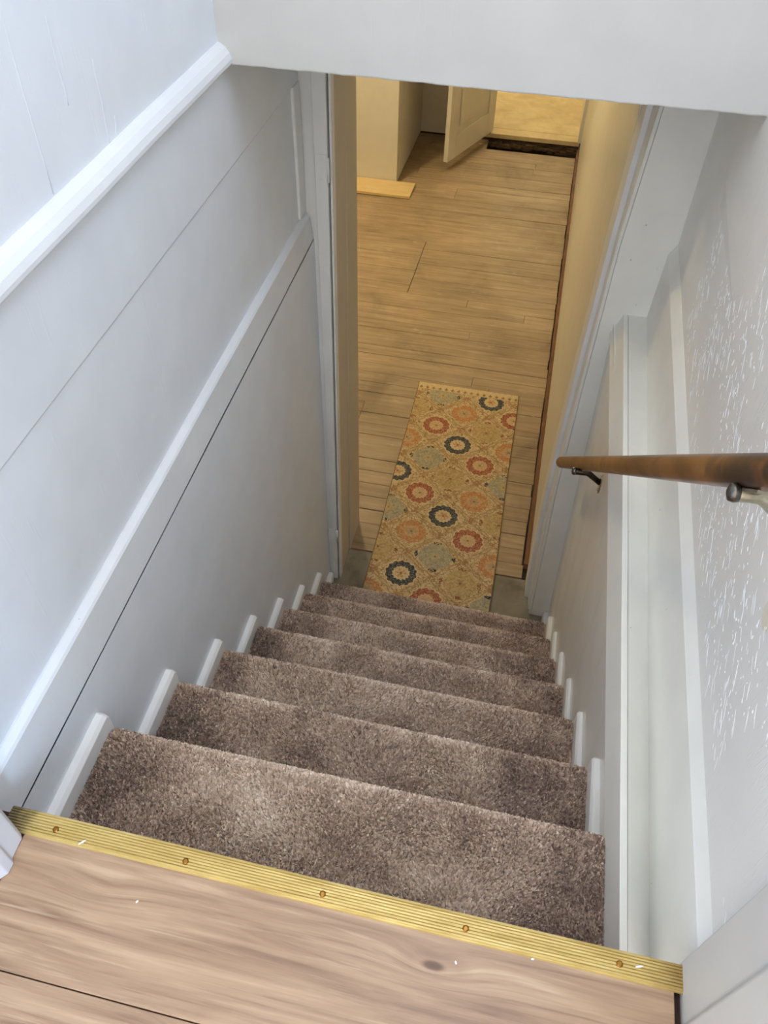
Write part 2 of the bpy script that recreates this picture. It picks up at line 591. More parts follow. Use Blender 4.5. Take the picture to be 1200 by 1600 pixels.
# raised runs and dribbles of thick paint on the upper right wall
dv, df = [], []
for i in range(1900):
    y0, z0 = random.uniform(0.03, 1.30), random.uniform(0.08, 0.56)
    if vnoise(np.array([y0 * 6.0]), np.array([z0 * 6.0 + 3]), 77)[0] < 0.40:
        continue
    ln = random.choice((0.003, 0.004, 0.006, 0.010, 0.016, 0.03)) * random.uniform(0.6, 1.3)
    th = math.radians(random.gauss(44, 11))
    wd = random.uniform(0.0004, 0.0010)
    hh = random.uniform(0.0003, 0.0008)
    cv = random.gauss(0, 0.25)
    n = 5
    b0 = len(dv)
    xw = 0.913 + 0.0085 * y0 / 1.7 - 0.0002
    y, z = y0, z0
    for k in range(n + 1):
        t = k / n
        a = th + cv * (t - 0.5)
        px, pz = math.sin(a), math.cos(a)
        w = wd * (math.sin(math.pi * (0.08 + 0.84 * t)) ** 0.6)
        dv += [(xw + 0.0004, y + w * px, z - w * pz), (xw - hh * (0.4 + 0.6 * math.sin(math.pi * t)), y, z), (xw + 0.0004, y - w * px, z + w * pz)]
        y -= ln / n * math.cos(a)
        z -= ln / n * math.sin(a)
    for k in range(n):
        q = b0 + 3 * k
        df += [(q, q + 1, q + 4, q + 3), (q + 1, q + 2, q + 5, q + 4)]
    df += [(b0, b0 + 1, b0 + 2), (b0 + 3 * n, b0 + 3 * n + 1, b0 + 3 * n + 2)]
o = link('paint_runs', mesh('paint_runs', dv, df), M_RUN, wr, True)
o['kind'] = 'stuff'

# window frame made up around the added fill lamp, unseen above the picture
w1 = struct(empty('added_window_frame', (0.913, 0.45, 1.75)))
for nm, a, b in (('added_sill', (0.880, 0.02, 1.31), (0.93, 0.88, 1.335)), ('added_head', (0.898, 0.04, 2.165), (0.93, 0.86, 2.235)),
                 ('added_jamb', (0.898, 0.04, 1.335), (0.93, 0.09, 2.165)), ('added_jamb', (0.898, 0.81, 1.335), (0.93, 0.86, 2.165))):
    rel(bevel(box(nm, a, b, M_TRIM), 0.002), w1)

# landing corner at the right edge of the picture
plan = [(0.886, 0.006), (0.886, -0.060), (0.880, -0.068), (0.880, -0.9), (1.15, -0.9), (1.15, 0.006)]
tr = struct(prism_z('trim_2', [(-0.02, plan), (2.3, plan)], M_CORNER))
bevel(tr, 0.002)

# ------------------------------------------------------------------ bulkhead above the stairs
v, f = [], []
NX = 60
for i in range(NX + 1):
    x = -0.2 + 1.3 * i / NX
    w = 0.0005 * math.sin(9 * x) + 0.0004 * math.sin(61 * x + 1) + 0.0004 * math.sin(140 * x)
    v += [(x, 1.2 + 0.4 * w, 0.545 + w), (x, 1.2, 2.3), (x, 1.70, 2.3), (x, 1.70, 0.545)]
for i in range(NX):
    for k in range(4):
        f.append((i * 4 + k, i * 4 + (k + 1) % 4, i * 4 + 4 + (k + 1) % 4, i * 4 + 4 + k))
f += [(0, 1, 2, 3), tuple(NX * 4 + k for k in range(4))]
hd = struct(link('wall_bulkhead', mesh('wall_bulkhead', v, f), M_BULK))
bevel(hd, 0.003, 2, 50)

# ------------------------------------------------------------------ doorway at the foot of the stairs
ZS = [-1.60, -1.578, -1.2, -0.883, -0.4, 0.033, 0.374, 0.545]


def xi(z, zs, xs):
    return float(np.interp(z, zs, xs))


def cas_r(z):
    return xi(z, [-1.6, -1.578, -0.883, -0.4, 0.033, 0.374, 0.545], [0.786, 0.785, 0.765, 0.766, 0.770, 0.788, 0.790])


def jam_r(z):
    return xi(z, [-1.6, -1.05, -0.08, 0.4, 0.545], [0.758, 0.741, 0.751, 0.766, 0.768])


tR = struct(empty('trim_3', (0.8, 1.70, -1.6)))


rel(bevel(prism_z('casing_board', [(z, [(cas_r(z) + 0.0102, 1.69), (0.96, 1.69), (0.96, 1.72), (cas_r(z) + 0.0102, 1.72)]) for z in ZS], M_WARM), 0.002), tR)
rel(bevel(prism_z('bead', [(z, [(cas_r(z), 1.693), (cas_r(z) + 0.0095, 1.687), (cas_r(z) + 0.0095, 1.72), (cas_r(z), 1.72)]) for z in ZS], M_WARM), 0.003, 3), tR)
rel(prism_z('jamb_board', [(z, [(jam_r(z) + 0.022, 1.715), (0.96, 1.715), (0.96, 1.868), (jam_r(z) + 0.012, 1.868)]) for z in ZS], M_TRIM), tR)
rel(bevel(prism_z('door_stop', [(z, [(jam_r(z) + 0.004, 1.775), (0.80, 1.775), (0.80, 1.872), (jam_r(z), 1.872)]) for z in ZS], M_TRIM), 0.002), tR)

tL = struct(empty('trim_4', (-0.03, 1.70, -1.6)))


def hin(z):
    return xi(z, [-1.6, -1.455, 0.381, 0.545], [-0.024, -0.023, -0.006, -0.004])


rel(bevel(prism_z('hinge_casing', [(z, [(-0.044, 1.69), (hin(z), 1.69), (hin(z), 1.72), (-0.044, 1.72)]) for z in ZS], M_TRIM), 0.002), tL)
rel(prism_z('casing_board', [(z, [(-0.25, 1.699), (-0.043, 1.699), (-0.043, 1.73), (-0.25, 1.73)]) for z in ZS], M_TRIM), tL)
rel(bevel(prism_z('rebate_strip', [(z, [(hin(z) + 0.004, 1.700), (hin(z) + 0.0105, 1.700), (hin(z) + 0.0105, 1.73), (hin(z) + 0.004, 1.73)]) for z in ZS], M_TRIM), 0.001), tL)
rel(prism_z('jamb_board', [(z, [(-0.25, 1.7205), (hin(z) + 0.0095, 1.7205), (xi(z, [-1.6, 0.3, 0.6], [-0.019, -0.001, 0.0]), 1.868), (-0.25, 1.868)]) for z in ZS], M_JAMB), tL)
for zc in (0.145, -1.325):
    h = rel(bevel(box('hinge_leaf', (hin(zc) - 0.034, 1.6875, zc - 0.040), (hin(zc) - 0.001, 1.692, zc + 0.040), M_TRIM), 0.001), tL)
    k = link('hinge_knuckle', tube_mesh('hinge_knuckle', [(hin(zc) + 0.002, 1.689, zc - 0.032), (hin(zc) + 0.002, 1.689, zc + 0.032)], [0.0045, 0.0045], 12), M_TRIM)
    rel(k, h)
    for dz in (-0.026, 0.0, 0.026):
        s = link('screw', tube_mesh('screw', [(hin(zc) - 0.018, 1.6885, zc + dz), (hin(zc) - 0.018, 1.6862, zc + dz)], [0.0035, 0.0028], 10), M_TRIM)
        rel(s, h)

# wall between stairwell and room: stub on the left, lintel above the doorway
ws = struct(box('wall_front', (-3.2, 1.87, -1.72), (-0.013, 2.03, 0.80), M_JAMB))
rel(bevel(prism_z('corner_bead', [(-1.599, [(-0.03, 1.864), (-0.0135, 1.864), (-0.0115, 1.872), (-0.03, 1.872)]), (0.42, [(-0.03, 1.864), (-0.0005, 1.864), (0.0005, 1.872), (-0.03, 1.872)])], M_JAMB), 0.001), ws)
struct(prism_y('wall_lintel_light_stop', *[[(-0.25, 0.32), (0.98, 0.32), (0.98, 0.80), (-0.25, 0.80)]] * 2, 1.945, 2.03, M_ROOM))  # unseen drop, lowered to keep bulb light off the right wall
struct(box('wall_lintel_front', (-0.25, 1.70, 0.42), (0.98, 1.945, 0.80), M_ROOM))
struct(box('wall_underfloor', (-3.2, 1.73, -1.72), (-0.20, 1.87, 0.80), M_ROOM))

# ------------------------------------------------------------------ lower room shell
rr = struct(box('wall_room_right', (0.761, 1.868, -1.575), (0.98, 6.40, 0.80), M_ROOM))
sill = rel(box('sill_strip', (0.7425, 1.945, -1.62), (0.80, 6.385, -1.588), M_SILL), rr)
struct(box('wall_room_left', (-3.35, 1.87, -1.72), (-3.2, 6.6, 0.80), M_ROOM))
struct(box('ceiling', (-3.35, 1.70, 0.80), (1.2, 9.2, 0.9), M_HALL))
pc = struct(box('wall_partition', (-1.75, 5.437, -1.594), (-0.553, 6.5, 0.80), M_ROOM))
struct(box('wall_back', (-3.35, 6.435, -1.592), (0.026, 6.54, 0.80), M_ROOM))
struct(box('wall_back_lintel', (0.026, 6.435, 0.42), (0.761, 6.54, 0.80), M_ROOM))
struct(box('wall_next_right', (0.737, 6.40, -1.545), (0.98, 9.2, 0.80), M_ROOM))
struct(box('wall_next_back', (-1.2, 9.1, -1.6), (0.98, 9.2, 0.80), M_ROOM))
struct(box('wall_next_left', (-1.3, 6.54, -1.6), (-1.2, 9.2, 0.80), M_ROOM))

# sub floor under everything
struct(box('floor_base', (-3.35, 1.4, -1.80), (0.98, 9.2, -1.66), M_DIRT))
# next room floor with its step
nf = struct(empty('floor_next', (0.38, 6.5, -1.54)))
rel(bevel(prism_y('edge_board', *[[(-0.3, -1.575), (0.75, -1.575), (0.75, -1.54), (-0.3, -1.54)]] * 2, 6.405, 6.528, M_NEXT, None, 0), 0.003), nf)
rel(box('floor_sheet', (-1.25, 6.533, -1.60), (0.75, 9.15, -1.541), M_NEXT), nf)
rel(box('step_riser', (-0.3, 6.418, -1.68), (0.75, 6.53, -1.576), M_DIRT), nf)
# splintered lumps of old timber in the gap in front of the step
me = bpy.data.meshes.new('rot')
vv, ff = [], []
for i in range(46):
    x = random.uniform(0.03, 0.735)
    y = random.uniform(6.345, 6.405)
    s = random.uniform(0.006, 0.018)
    l = random.uniform(0.01, 0.06)
    z = -1.632 + random.uniform(0, 0.02)
    a = random.uniform(-0.3, 0.3)
    b0 = len(vv)
    for dx, dy, dz in ((-1, -1, 0), (1, -1, 0), (1, 1, 0), (-1, 1, 0), (-.7, -.6, 1), (.8, -.5, 1), (.6, .7, 1), (-.8, .6, 1)):
        vv.append((x + dx * l * math.cos(a) - dy * s * math.sin(a), y + dx * l * math.sin(a) * 0.3 + dy * s, z + dz * s * 1.6))
    for q in ((0, 1, 2, 3), (4, 5, 6, 7), (0, 1, 5, 4), (1, 2, 6, 5), (2, 3, 7, 6), (3, 0, 4, 7)):
        ff.append(tuple(b0 + k for k in q))
o = rel(link('rotten_splinters', mesh('rotten_splinters', vv, ff), M_DIRT), nf)
o['kind'] = 'stuff'

# lower floor boards, each its own board; some rows are cut at an old patch
fl = struct(empty('floor', (0.0, 1.9, -1.6)))
ys = [1.872, 1.945, 2.030]
while ys[-1] < 4.05:
    ys.append(ys[-1] + 0.0845 + random.uniform(-0.002, 0.002))
while ys[-1] < 6.36:
    ys.append(ys[-1] + 0.0945 + random.uniform(-0.003, 0.003))
for i in range(len(ys) - 1):
    gp = random.choice((0.0002, 0.0003, 0.0004, 0.0006, 0.0016))
    ya, yb = ys[i] + gp * 0.5, ys[i + 1] - gp
    ym = 0.5 * (ya + yb)
    cuts = [-3.2]
    if 4.0 < ym < 4.66:
        cuts += [-0.177]
    elif 2.70 < ym < 2.90:
        cuts += [-0.187]
    elif 5.33 < ym < 5.48:
        cuts += [-0.092]
    elif ym > 2.04 and random.random() < 0.5:
        cuts += [random.choice([-1.2, -0.8, -0.45, 0.25, 0.5]) + random.uniform(-0.1, 0.1)]
    xe = 0.741 + random.uniform(-0.006, 0.0)
    if yb > 6.31:
        xe = 0.022
    cuts.append(xe)
    for c in range(len(cuts) - 1):
        zt = -1.600 + random.uniform(-0.0018, 0.0012)
        gap = 0.0035 if 4.0 < ym < 4.66 else 0.0015
        xa, xb = cuts[c] + gap * 0.5, cuts[c + 1] - gap * 0.5
        b = random.choice((0.0009, 0.0012, 0.0020))
        tilt = random.uniform(-0.0008, 0.0008)
        ver = [(xa, ya, -1.64), (xb, ya, -1.64), (xb, yb, -1.64), (xa, yb, -1.64),
               (xa, ya, zt - b), (xb, ya, zt - b), (xb, yb, zt - b), (xa, yb, zt - b),
               (xa + b, ya + b, zt + tilt), (xb - b, ya + b, zt - tilt), (xb - b, yb - b, zt - tilt), (xa + b, yb - b, zt + tilt)]
        fac = [(0, 3, 2, 1), (0, 1, 5, 4), (1, 2, 6, 5), (2, 3, 7, 6), (3, 0, 4, 7), (4, 5, 9, 8), (5, 6, 10, 9), (6, 7, 11, 10), (7, 4, 8, 11), (8, 9, 10, 11)]
        me = bpy.data.meshes.new('floorboard')
        me.from_pydata(ver, [], fac)
        rel(link('floorboard', me, M_FLOOR), fl)
# greyish slab inside the doorway
rel(bevel(box('sill_slab', (-0.06, 1.43, -1.66), (0.90, 1.868, -1.6025), M_SLAB), 0.003), fl)

# ------------------------------------------------------------------ the stair flight
st = tag(empty('staircase', (0.42, 0.0, -1.6)), 'straight flight of stairs covered in thick mottled brown carpet', 'staircase')
NOSE = [0.0] + [0.226 + 0.215 * k for k in range(7)]


def step_profile(k):
    """carpet surface of step k from the back of the tread over the nose and down the riser"""
    yb, yn, z = NOSE[k - 1] - 0.026, NOSE[k], -0.2 * k
    r = 0.022
    p = [(yb, z), (yn - 0.10, z), (yn - r - 0.02, z + 0.001)]
    for a in range(90, -100, -18):
        t = math.radians(a)
        p.append((yn - r + r * math.cos(t), z - r + r * math.sin(t)))
    p += [(yn - 0.027, z - 0.055), (yn - 0.028, z - 0.2 + (0.0 if k < 7 else -0.002))]
    return p


def make_pile(name, prof, x0, x1, count, h, wd, parent, seed):
    P = np.array(prof)
    seg = np.diff(P, axis=0)
    ln = np.hypot(seg[:, 0], seg[:, 1])
    cum = np.concatenate([[0], np.cumsum(ln)])
    # skip the lowest part of the riser, which never shows
    smax = cum[-1] - 0.10
    s = RNG.uniform(0.0, smax, count)
    i = np.clip(np.searchsorted(cum, s, side='right') - 1, 0, len(ln) - 1)
    t = (s - cum[i]) / ln[i]
    y = P[i, 0] + seg[i, 0] * t
    z = P[i, 1] + seg[i, 1] * t
    ny = -seg[i, 1] / ln[i]
    nz = seg[i, 0] / ln[i]
    x0y = x0(y)
    x = x0y + RNG.uniform(0, 1, count) * (x1 - x0y)
    # lay of the pile: soft patches lean together
    lx = (vnoise(x * 14, s * 14 + seed, 3) - 0.5) * 1.6 + RNG.normal(0, 0.38, count)
    ls = (vnoise(x * 11 + 40, s * 16 + seed, 5) - 0.35) * 1.4 + RNG.normal(0, 0.38, count)
    ty, tz = seg[i, 0] / ln[i], seg[i, 1] / ln[i]
    d = np.stack([lx * 0.7, ny + ls * 0.7 * ty, nz + ls * 0.7 * tz], 1)
    d /= np.linalg.norm(d, axis=1)[:, None]
    L = h * RNG.uniform(0.7, 1.15, count)
    base = np.stack([x, y, z], 1) - 0.001 * np.stack([np.zeros(count), ny, nz], 1)
    a = RNG.uniform(0, 2 * math.pi, count)
    sd = np.stack([np.cos(a), np.sin(a) * np.abs(nz) + 0.0 * a, np.sin(a) * np.abs(ny) * -1], 1)
    sd /= np.linalg.norm(sd, axis=1)[:, None] + 1e-9
    w = (wd * RNG.uniform(0.7, 1.3, count))[:, None]
    tip = base + d * L[:, None]
    bend = np.cross(d, sd) * (RNG.normal(0, 0.12, count) * L)[:, None]
    V = np.stack([base - sd * w * 0.5, base + sd * w * 0.5, tip + bend + sd * w * 0.42, tip + bend - sd * w * 0.42], 1).reshape(-1, 3)
    me = bpy.data.meshes.new(name)
    n = count
    me.vertices.add(4 * n)
    me.vertices.foreach_set('co', V.astype(np.float32).ravel())
    me.loops.add(4 * n)
    me.loops.foreach_set('vertex_index', np.arange(4 * n, dtype=np.int32))
    me.polygons.add(n)
    me.polygons.foreach_set('loop_start', np.arange(0, 4 * n, 4, dtype=np.int32))
    me.update(calc_edges=True)
    centre_light = np.clip(np.minimum(x - x0y, x1 - x) / 0.20, 0, 1)  # corner shade and brighter centre painted into the pile colour
    sh = 0.22 + 0.32 * centre_light + (vnoise(x * 7, s * 7 + seed, 9) - 0.5) * 0.40 + (vnoise(x * 26, s * 26 + seed, 12) - 0.5) * 0.26 + RNG.normal(0, 0.17, n)
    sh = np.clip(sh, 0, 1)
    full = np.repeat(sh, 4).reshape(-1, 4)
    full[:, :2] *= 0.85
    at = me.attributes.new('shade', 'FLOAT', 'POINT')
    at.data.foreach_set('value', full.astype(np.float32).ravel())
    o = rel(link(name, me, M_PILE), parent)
    o['kind'] = 'stuff'
    return o


PILE_N = [95000, 70000, 52000, 42000, 34000, 28000, 26000]
for k in range(1, 8):
    prof = step_profile(k)
    yb = prof[0][0]
    poly = prof + [(prof[-1][0], -1.66 if k == 7 else prof[-1][1] - 0.01), (yb - 0.01, -1.66 if k == 7 else prof[-1][1] - 0.01), (yb - 0.01, prof[0][1])]
    secs = []
    for side in (0, 1):
        secs.append([((AL * y - 0.015) if side == 0 else 0.842, y, z) for y, z in poly])
    s = rel(link('step', mesh('step', *loft(secs)), M_BACK), st)
    wide = 0.0024 + 0.00028 * k
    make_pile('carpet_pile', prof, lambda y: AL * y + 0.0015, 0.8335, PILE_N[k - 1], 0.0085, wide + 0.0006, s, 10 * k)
# top riser below the brass nosing
rel(prism_y('riser', *[[(-0.012, -0.2), (0.842, -0.2), (0.842, -0.012), (-0.012, -0.012)]] * 2, -0.045, -0.027, M_BACK, None, 0), st)


# ------------------------------------------------------------------ skirting blocks beside each step
def skirt(name, side, k, parent):
    yb, yn, z = (NOSE[k - 1] - 0.02, NOSE[k] + 0.002, -0.2 * k) if k < 8 else (NOSE[7] - 0.02, 1.686, -1.6)
    hgt = 0.047 + random.uniform(-0.003, 0.003)
    th = 0.021 if side < 0 else 0.026
    secs = []
    for y, c in ((yb, 0.0), (yn - 0.006, 0.0), (yn, 0.007)):
        zt = z + hgt - c
        z0 = z - 0.03 if k < 8 else z
        if side < 0:
            a = AL * y
            secs.append([(a - th - 0.004, y, z0), (a, y, z0), (a, y, zt - 0.008), (a - 0.006, y, zt), (a - th - 0.004, y, zt)])
        else:
            a = 0.835 + 0.0038 * y
            secs.append([(a + th + 0.004, y, z0), (a, y, z0), (a, y, zt - 0.008), (a + 0.005, y, zt), (a + th + 0.004, y, zt)])
    o = link(name, mesh(name, *loft(secs)), M_SKIRT)
    bevel(o, 0.0012)
    return rel(o, parent)


bl = struct(empty('baseboard_left', (0, 0.1, -0.2)))
br = struct(empty('baseboard_right', (0.84, 0.3, -0.4)))
for k in range(1, 9):
    skirt('skirting_block', -1, k, bl)
for k in range(2, 9):
    skirt('skirting_block', 1, k, br)

# ------------------------------------------------------------------ landing
lf = struct(empty('floor_landing', (0.45, -0.2, 0)))
edges = [-0.026, -0.1812, -0.371, -0.561, -0.751, -0.941]
for i in range(len(edges) - 1):
    o = box('laminate_plank', (0.020 if i else 0.040, edges[i + 1] + 0.0006, -0.012), (0.8765, edges[i] - 0.0006, -0.0006), M_LAM)
    bevel(o, 0.0012, 2)
    rel(o, lf)
rel(box('subfloor', (-0.02, -2.4, -0.05), (0.90, -0.004, -0.0125), M_GAP), lf)
struct(box('floor_hall', (-2.5, -2.8, -0.03), (3.2, -0.945, -0.001), M_LAM))

bt = tag(empty('threshold_strip', (0.45, -0.013, 0)), 'ribbed brass nosing strip nailed along the edge of the wooden landing', 'threshold')
prof = [(-0.030, -0.0005), (-0.029, 0.0014)]
nr = 7
for i in range(nr):
    y0 = -0.0275 + i * 0.0255 / nr
    w = 0.0255 / nr
    prof += [(y0, 0.0014), (y0 + 0.20 * w, 0.0030), (y0 + 0.70 * w, 0.0030), (y0 + 0.86 * w, 0.0014)]
prof += [(-0.0015, 0.0028), (0.001, 0.0022), (0.0018, 0.0), (0.0014, -0.012), (-0.001, -0.012), (-0.002, -0.0005)]
secs = []
for i in range(31):
    x = 0.008 + (0.886 - 0.008) * i / 30
    secs.append([(x, y + (0.0004 * math.sin(9 * x)), z) for y, z in prof])
rel(link('brass_profile', mesh('brass_profile', *loft(secs)), M_BRASS), bt)
for x, y in ((0.079, -0.016), (0.261, -0.0165), (0.444, -0.016), (0.626, -0.016), (0.812, -0.014)):
    rel(link('nail', tube_mesh('nail', [(x, y, 0.001), (x, y, 0.0034), (x, y, 0.0044)], [0.0042, 0.0040, 0.0022], 16), M_NAIL), bt)

# ------------------------------------------------------------------ handrail
P0 = Vector((0.757, 1.585, -0.651))
P1 = Vector((0.810, 0.260, 0.564))
DV = (P1 - P0).normalized()
hr = tag(empty('handrail', (0.85, 1.2, -0.33)), 'round worn wooden handrail on metal brackets along the right wall', 'handrail')
L = (P1 - P0).length + 0.42
pts, rads = [], []
RR = 0.0178
for s, r in ((0.0, 0.35), (0.0025, 0.72), (0.007, 0.92), (0.013, 1.0)):
    pts.append(P0 + DV * s)
    rads.append(RR * r)
for i in range(1, 40):
    s = 0.013 + (L - 0.013) * i / 39
    pts.append(P0 + DV * s)
    rads.append(RR * (1 + 0.012 * math.sin(5 * s)))
rel(link('rail', tube_mesh('rail', pts, rads, 32), M_RAIL), hr)


def bracket(y, xw, mat, lug, drop, plate_up):
    t = (y - P0.y) / DV.y
    c = P0 + DV * t
    zc = c.z - RR * 1.38 - 0.006
    b = rel(link('bracket', tube_mesh('bracket', [(c.x - lug, y, zc), (c.x - lug + 0.004, y, zc), (c.x + 0.010, y, zc), (c.x + 0.016, y, zc - 0.002), (xw - 0.004, y, zc - drop)],
                                      [0.0075, 0.0085, 0.0075, 0.0078, 0.0072], 16), mat), hr)
    # end cap, saddle and wall plate with screws
    rel(link('end_cap', tube_mesh('end_cap', [(c.x - lug - 0.004, y, zc), (c.x - lug - 0.002, y, zc), (c.x - lug + 0.003, y, zc), (c.x - lug + 0.007, y, zc)],
                                  [0.004, 0.0088, 0.0100, 0.0090], 18), M_CAP), b)
    sv = []
    for q in (-0.03, 0.03):
        p = P0 + DV * (t + q)
        n = Vector((0, -DV.z, DV.y))
        n = n if n.z < 0 else -n
        sv.append([tuple(p + n * (RR * 0.96 + h) + Vector((xx, 0, 0))) for xx, h in ((-0.009, 0.0), (0.009, 0.0), (0.009, 0.0032), (-0.009, 0.0032))])
    rel(link('saddle', mesh('saddle', *loft(sv)), mat), b)
    zp = zc - drop
    pl = [(y + 0.013 * math.cos(a), zp + plate_up + 0.030 * math.sin(a)) for a in [2 * math.pi * i / 20 for i in range(20)]]
    m2 = mesh('wall_plate', *loft([[(xw, yy, zz) for yy, zz in pl], [(xw - 0.004, yy, zz) for yy, zz in pl]]))
    o = rel(link('wall_plate', m2, M_STEEL), b)
    bevel(o, 0.0012)
    for q in (-0.020, 0.020):
        rel(link('screw', tube_mesh('screw', [(xw - 0.003, y, zp + plate_up + q), (xw - 0.0062, y, zp + plate_up + q)], [0.0045, 0.003], 12), M_STEEL), b)


bracket(1.165, 0.8245, M_IRON, 0.024, 0.026, -0.004)
bracket(0.272, 0.913, M_STEEL, 0.016, 0.075, -0.004)

# ------------------------------------------------------------------ patterned runner at the foot of the stairs
RW, RL = 0.540, 1.505
step = 0.0021
nu, nv = int(RW / step) + 1, int(RL / step) + 1
U, Vv = np.meshgrid(np.linspace(0, RW, nu), np.linspace(0, RL, nv))


def C3(r, g, b):
    return np.array(lin(r, g, b)[:3])


BEIGE, TAN, BROWN = C3(216, 192, 150), C3(192, 164, 116), C3(128, 90, 58)
NAVY, RED, RUST, GOLD, BLUE = C3(40, 52, 66), C3(156, 80, 62), C3(192, 136, 88), C3(192, 164, 112), C3(168, 162, 138)
PAL = {'n': NAVY, 'r': RED, 'o': RUST, 'g': GOLD, 'b': BLUE}
TAB = {(-1, -3): 'b', (1, -3): 'n', (-2, -2): 'g', (0, -2): 'o', (2, -2): 'r', (-1, -1): 'r', (1, -1): 'g', (-2, 0): 'o', (0, 0): 'n', (2, 0): 'o',
       (-1, 1): 'b', (1, 1): 'r', (-2, 2): 'n', (0, 2): 'g', (2, 2): 'b', (-1, 3): 'r', (1, 3): 'o', (-2, 4): 'b', (0, 4): 'n', (2, 4): 'g',
       (-1, 5): 'o', (1, 5): 'r', (-2, 6): 'g', (0, 6): 'b', (2, 6): 'o', (-1, 7): 'n', (1, 7): 'g', (-2, 8): 'o', (0, 8): 'r', (2, 8): 'b'}
colr = np.empty(U.shape + (3,))
g1 = vnoise(U * 330, Vv * 330, 21)
g2 = vnoise(U * 160, Vv * 160, 22)
g3 = vnoise(U * 45, Vv * 45, 23)
colr[:] = BEIGE
# scrolling vine speckle on the ground
vine = np.abs(vnoise(U * 120, Vv * 120, 31) - 0.5) < 0.075
vine |= np.abs(vnoise(U * 60 + 9, Vv * 60, 33) - 0.5) < 0.03
colr[vine] = 0.55 * BROWN + 0.45 * TAN
colr[(g3 > 0.62) & ~vine] = 0.6 * BEIGE + 0.4 * TAN
SX, SY = 0.1285, 0.1235
X0, Y0 = 0.272, 0.463
for (i, j), c in TAB.items():
    cx, cy = X0 + SX * i, Y0 + SY * j
    dx, dy = U - cx, Vv - cy
    r = np.hypot(dx, dy)
    th = np.arctan2(dy, dx)
    near = r < 0.115
    # lozenge outline around each medallion
    loz = np.abs(dx) / SX + np.abs(dy) / SY
    ln_ = near & (np.abs(loz - 0.93 - 0.03 * np.sin(10 * th)) < 0.035) & (g1 > 0.42)
    colr[ln_] = 0.5 * BROWN + 0.5 * TAN
    ro = 0.0665 + 0.0028 * np.sin(14 * th) + 0.002 * (g2 - 0.5)
    ri = (0.0375 if c == 'n' else 0.0365) + 0.0022 * np.sin(14 * th + 1.0)
    P = PAL[c]
    if c in 'nr':
        halo = near & (r < ro + 0.006)
        colr[halo] = BEIGE * 1.03
        ring = near & (r < ro) & (r > ri)
        colr[ring] = P
        fleck = ring & (np.abs(vnoise(U * 210, Vv * 210, 41) - 0.5) < 0.10) & (np.abs(r - 0.052) < 0.0125)
        colr[fleck] = 0.55 * P + 0.45 * (BLUE if c == 'n' else BEIGE)
        inn = near & (r <= ri)
        base = BEIGE if c == 'n' else 0.65 * BEIGE + 0.35 * C3(206, 140, 112)
        colr[inn] = base
    elif c == 'o':
        d = near & (r < ro)
        colr[d] = 0.55 * P + 0.45 * BEIGE
        ring = d & (r > ri) & (g2 > 0.36)
        colr[ring] = P
    else:
        d = near & (loz < 0.80 + 0.03 * np.sin(12 * th)) & (r < 0.073)
        colr[d] = 0.75 * P + 0.25 * BEIGE
        tex = d & (g2 > 0.58)
        colr[tex] = P * 0.86
        # little sprigs at the four points
        for sx_, sy_ in ((1, 0), (-1, 0), (0, 1), (0, -1)):
            px, py = cx + sx_ * 0.083, cy + sy_ * 0.078
            q = np.hypot((U - px) / (1.0 if sx_ else 2.2), (Vv - py) / (1.0 if sy_ else 2.2))
            sp = (q < 0.0085) & (np.abs(g2 - 0.5) < 0.22)
            colr[sp] = NAVY if c == 'b' else 0.7 * BROWN + 0.3 * RED
    # rosette in the middle
    ros = near & (r < 0.021 + 0.004 * np.cos(6 * th))
    rc = {'n': RUST, 'r': GOLD, 'o': 0.6 * BLUE + 0.4 * BROWN, 'g': 0.6 * BROWN + 0.4 * GOLD, 'b': TAN}[c]
    colr[ros & (np.cos(6 * th) + 3.2 * (g2 - 0.5) > -0.25)] = 0.75 * rc + 0.25 * BEIGE
    colr[near & (r < 0.006)] = 0.7 * BROWN + 0.3 * rc
# red-brown florets in the gaps of the lattice
for i in range(-3, 4):
    for j in range(-4, 10):
        if (i + j) % 2:
            cx, cy = X0 + SX * i, Y0 + SY * j
            dx, dy = U - cx, Vv - cy
            r = np.hypot(dx, dy)
            th = np.arctan2(dy, dx)
            fl_ = (r < 0.022 * (0.55 + 0.45 * np.abs(np.cos(2 * th)))) & (g2 > 0.35)
            colr[fl_] = 0.6 * C3(150, 92, 66) + 0.4 * TAN
# plain borders with a row of small crosses at both ends
for e in (0, 1):
    w = Vv if e == 0 else RL - Vv
    colr[w < 0.058] = BEIGE * 1.02
    ph = (U % 0.034) - 0.017
    cr = (np.hypot(ph / 1.0, (w - 0.040) / 1.25) < 0.0095) & ((np.abs(ph) < 0.003) | (np.abs(w - 0.041) < 0.0035))
    colr[cr] = 0.8 * BROWN + 0.2 * GOLD
    dots = (np.abs(w - 0.056) < 0.0025) & (g1 > 0.5)
    colr[dots] = 0.6 * BROWN + 0.4 * TAN
mott = (vnoise(U * 150 + 3, Vv * 150, 51) - 0.5)[..., None]
colr = colr * (1 - 0.35 * np.abs(mott)) + 0.35 * np.abs(mott) * BEIGE
colr *= (0.74 + 0.44 * g1)[..., None]
hgt = -1.5925 + 0.0009 * (g2 - 0.5) + 0.0015 * np.sin(Vv * 5.0) * (Vv / RL)
edge = np.minimum(np.minimum(U, RW - U), np.minimum(Vv, RL - Vv))
hgt = np.where(edge < 0.001, -1.5965, hgt)
yy = 3.103 - Vv
xx = 0.0635 + U + (0.0195 * Vv) - 0.004 * (Vv / RL) * (U / RW) + 0.0018 * np.sin(7 * Vv)
co = np.stack([xx, yy, hgt], -1).reshape(-1, 3)
idx = np.arange(nu * nv).reshape(nv, nu)
quads = np.stack([idx[:-1, :-1], idx[1:, :-1], idx[1:, 1:], idx[:-1, 1:]], -1).reshape(-1, 4)
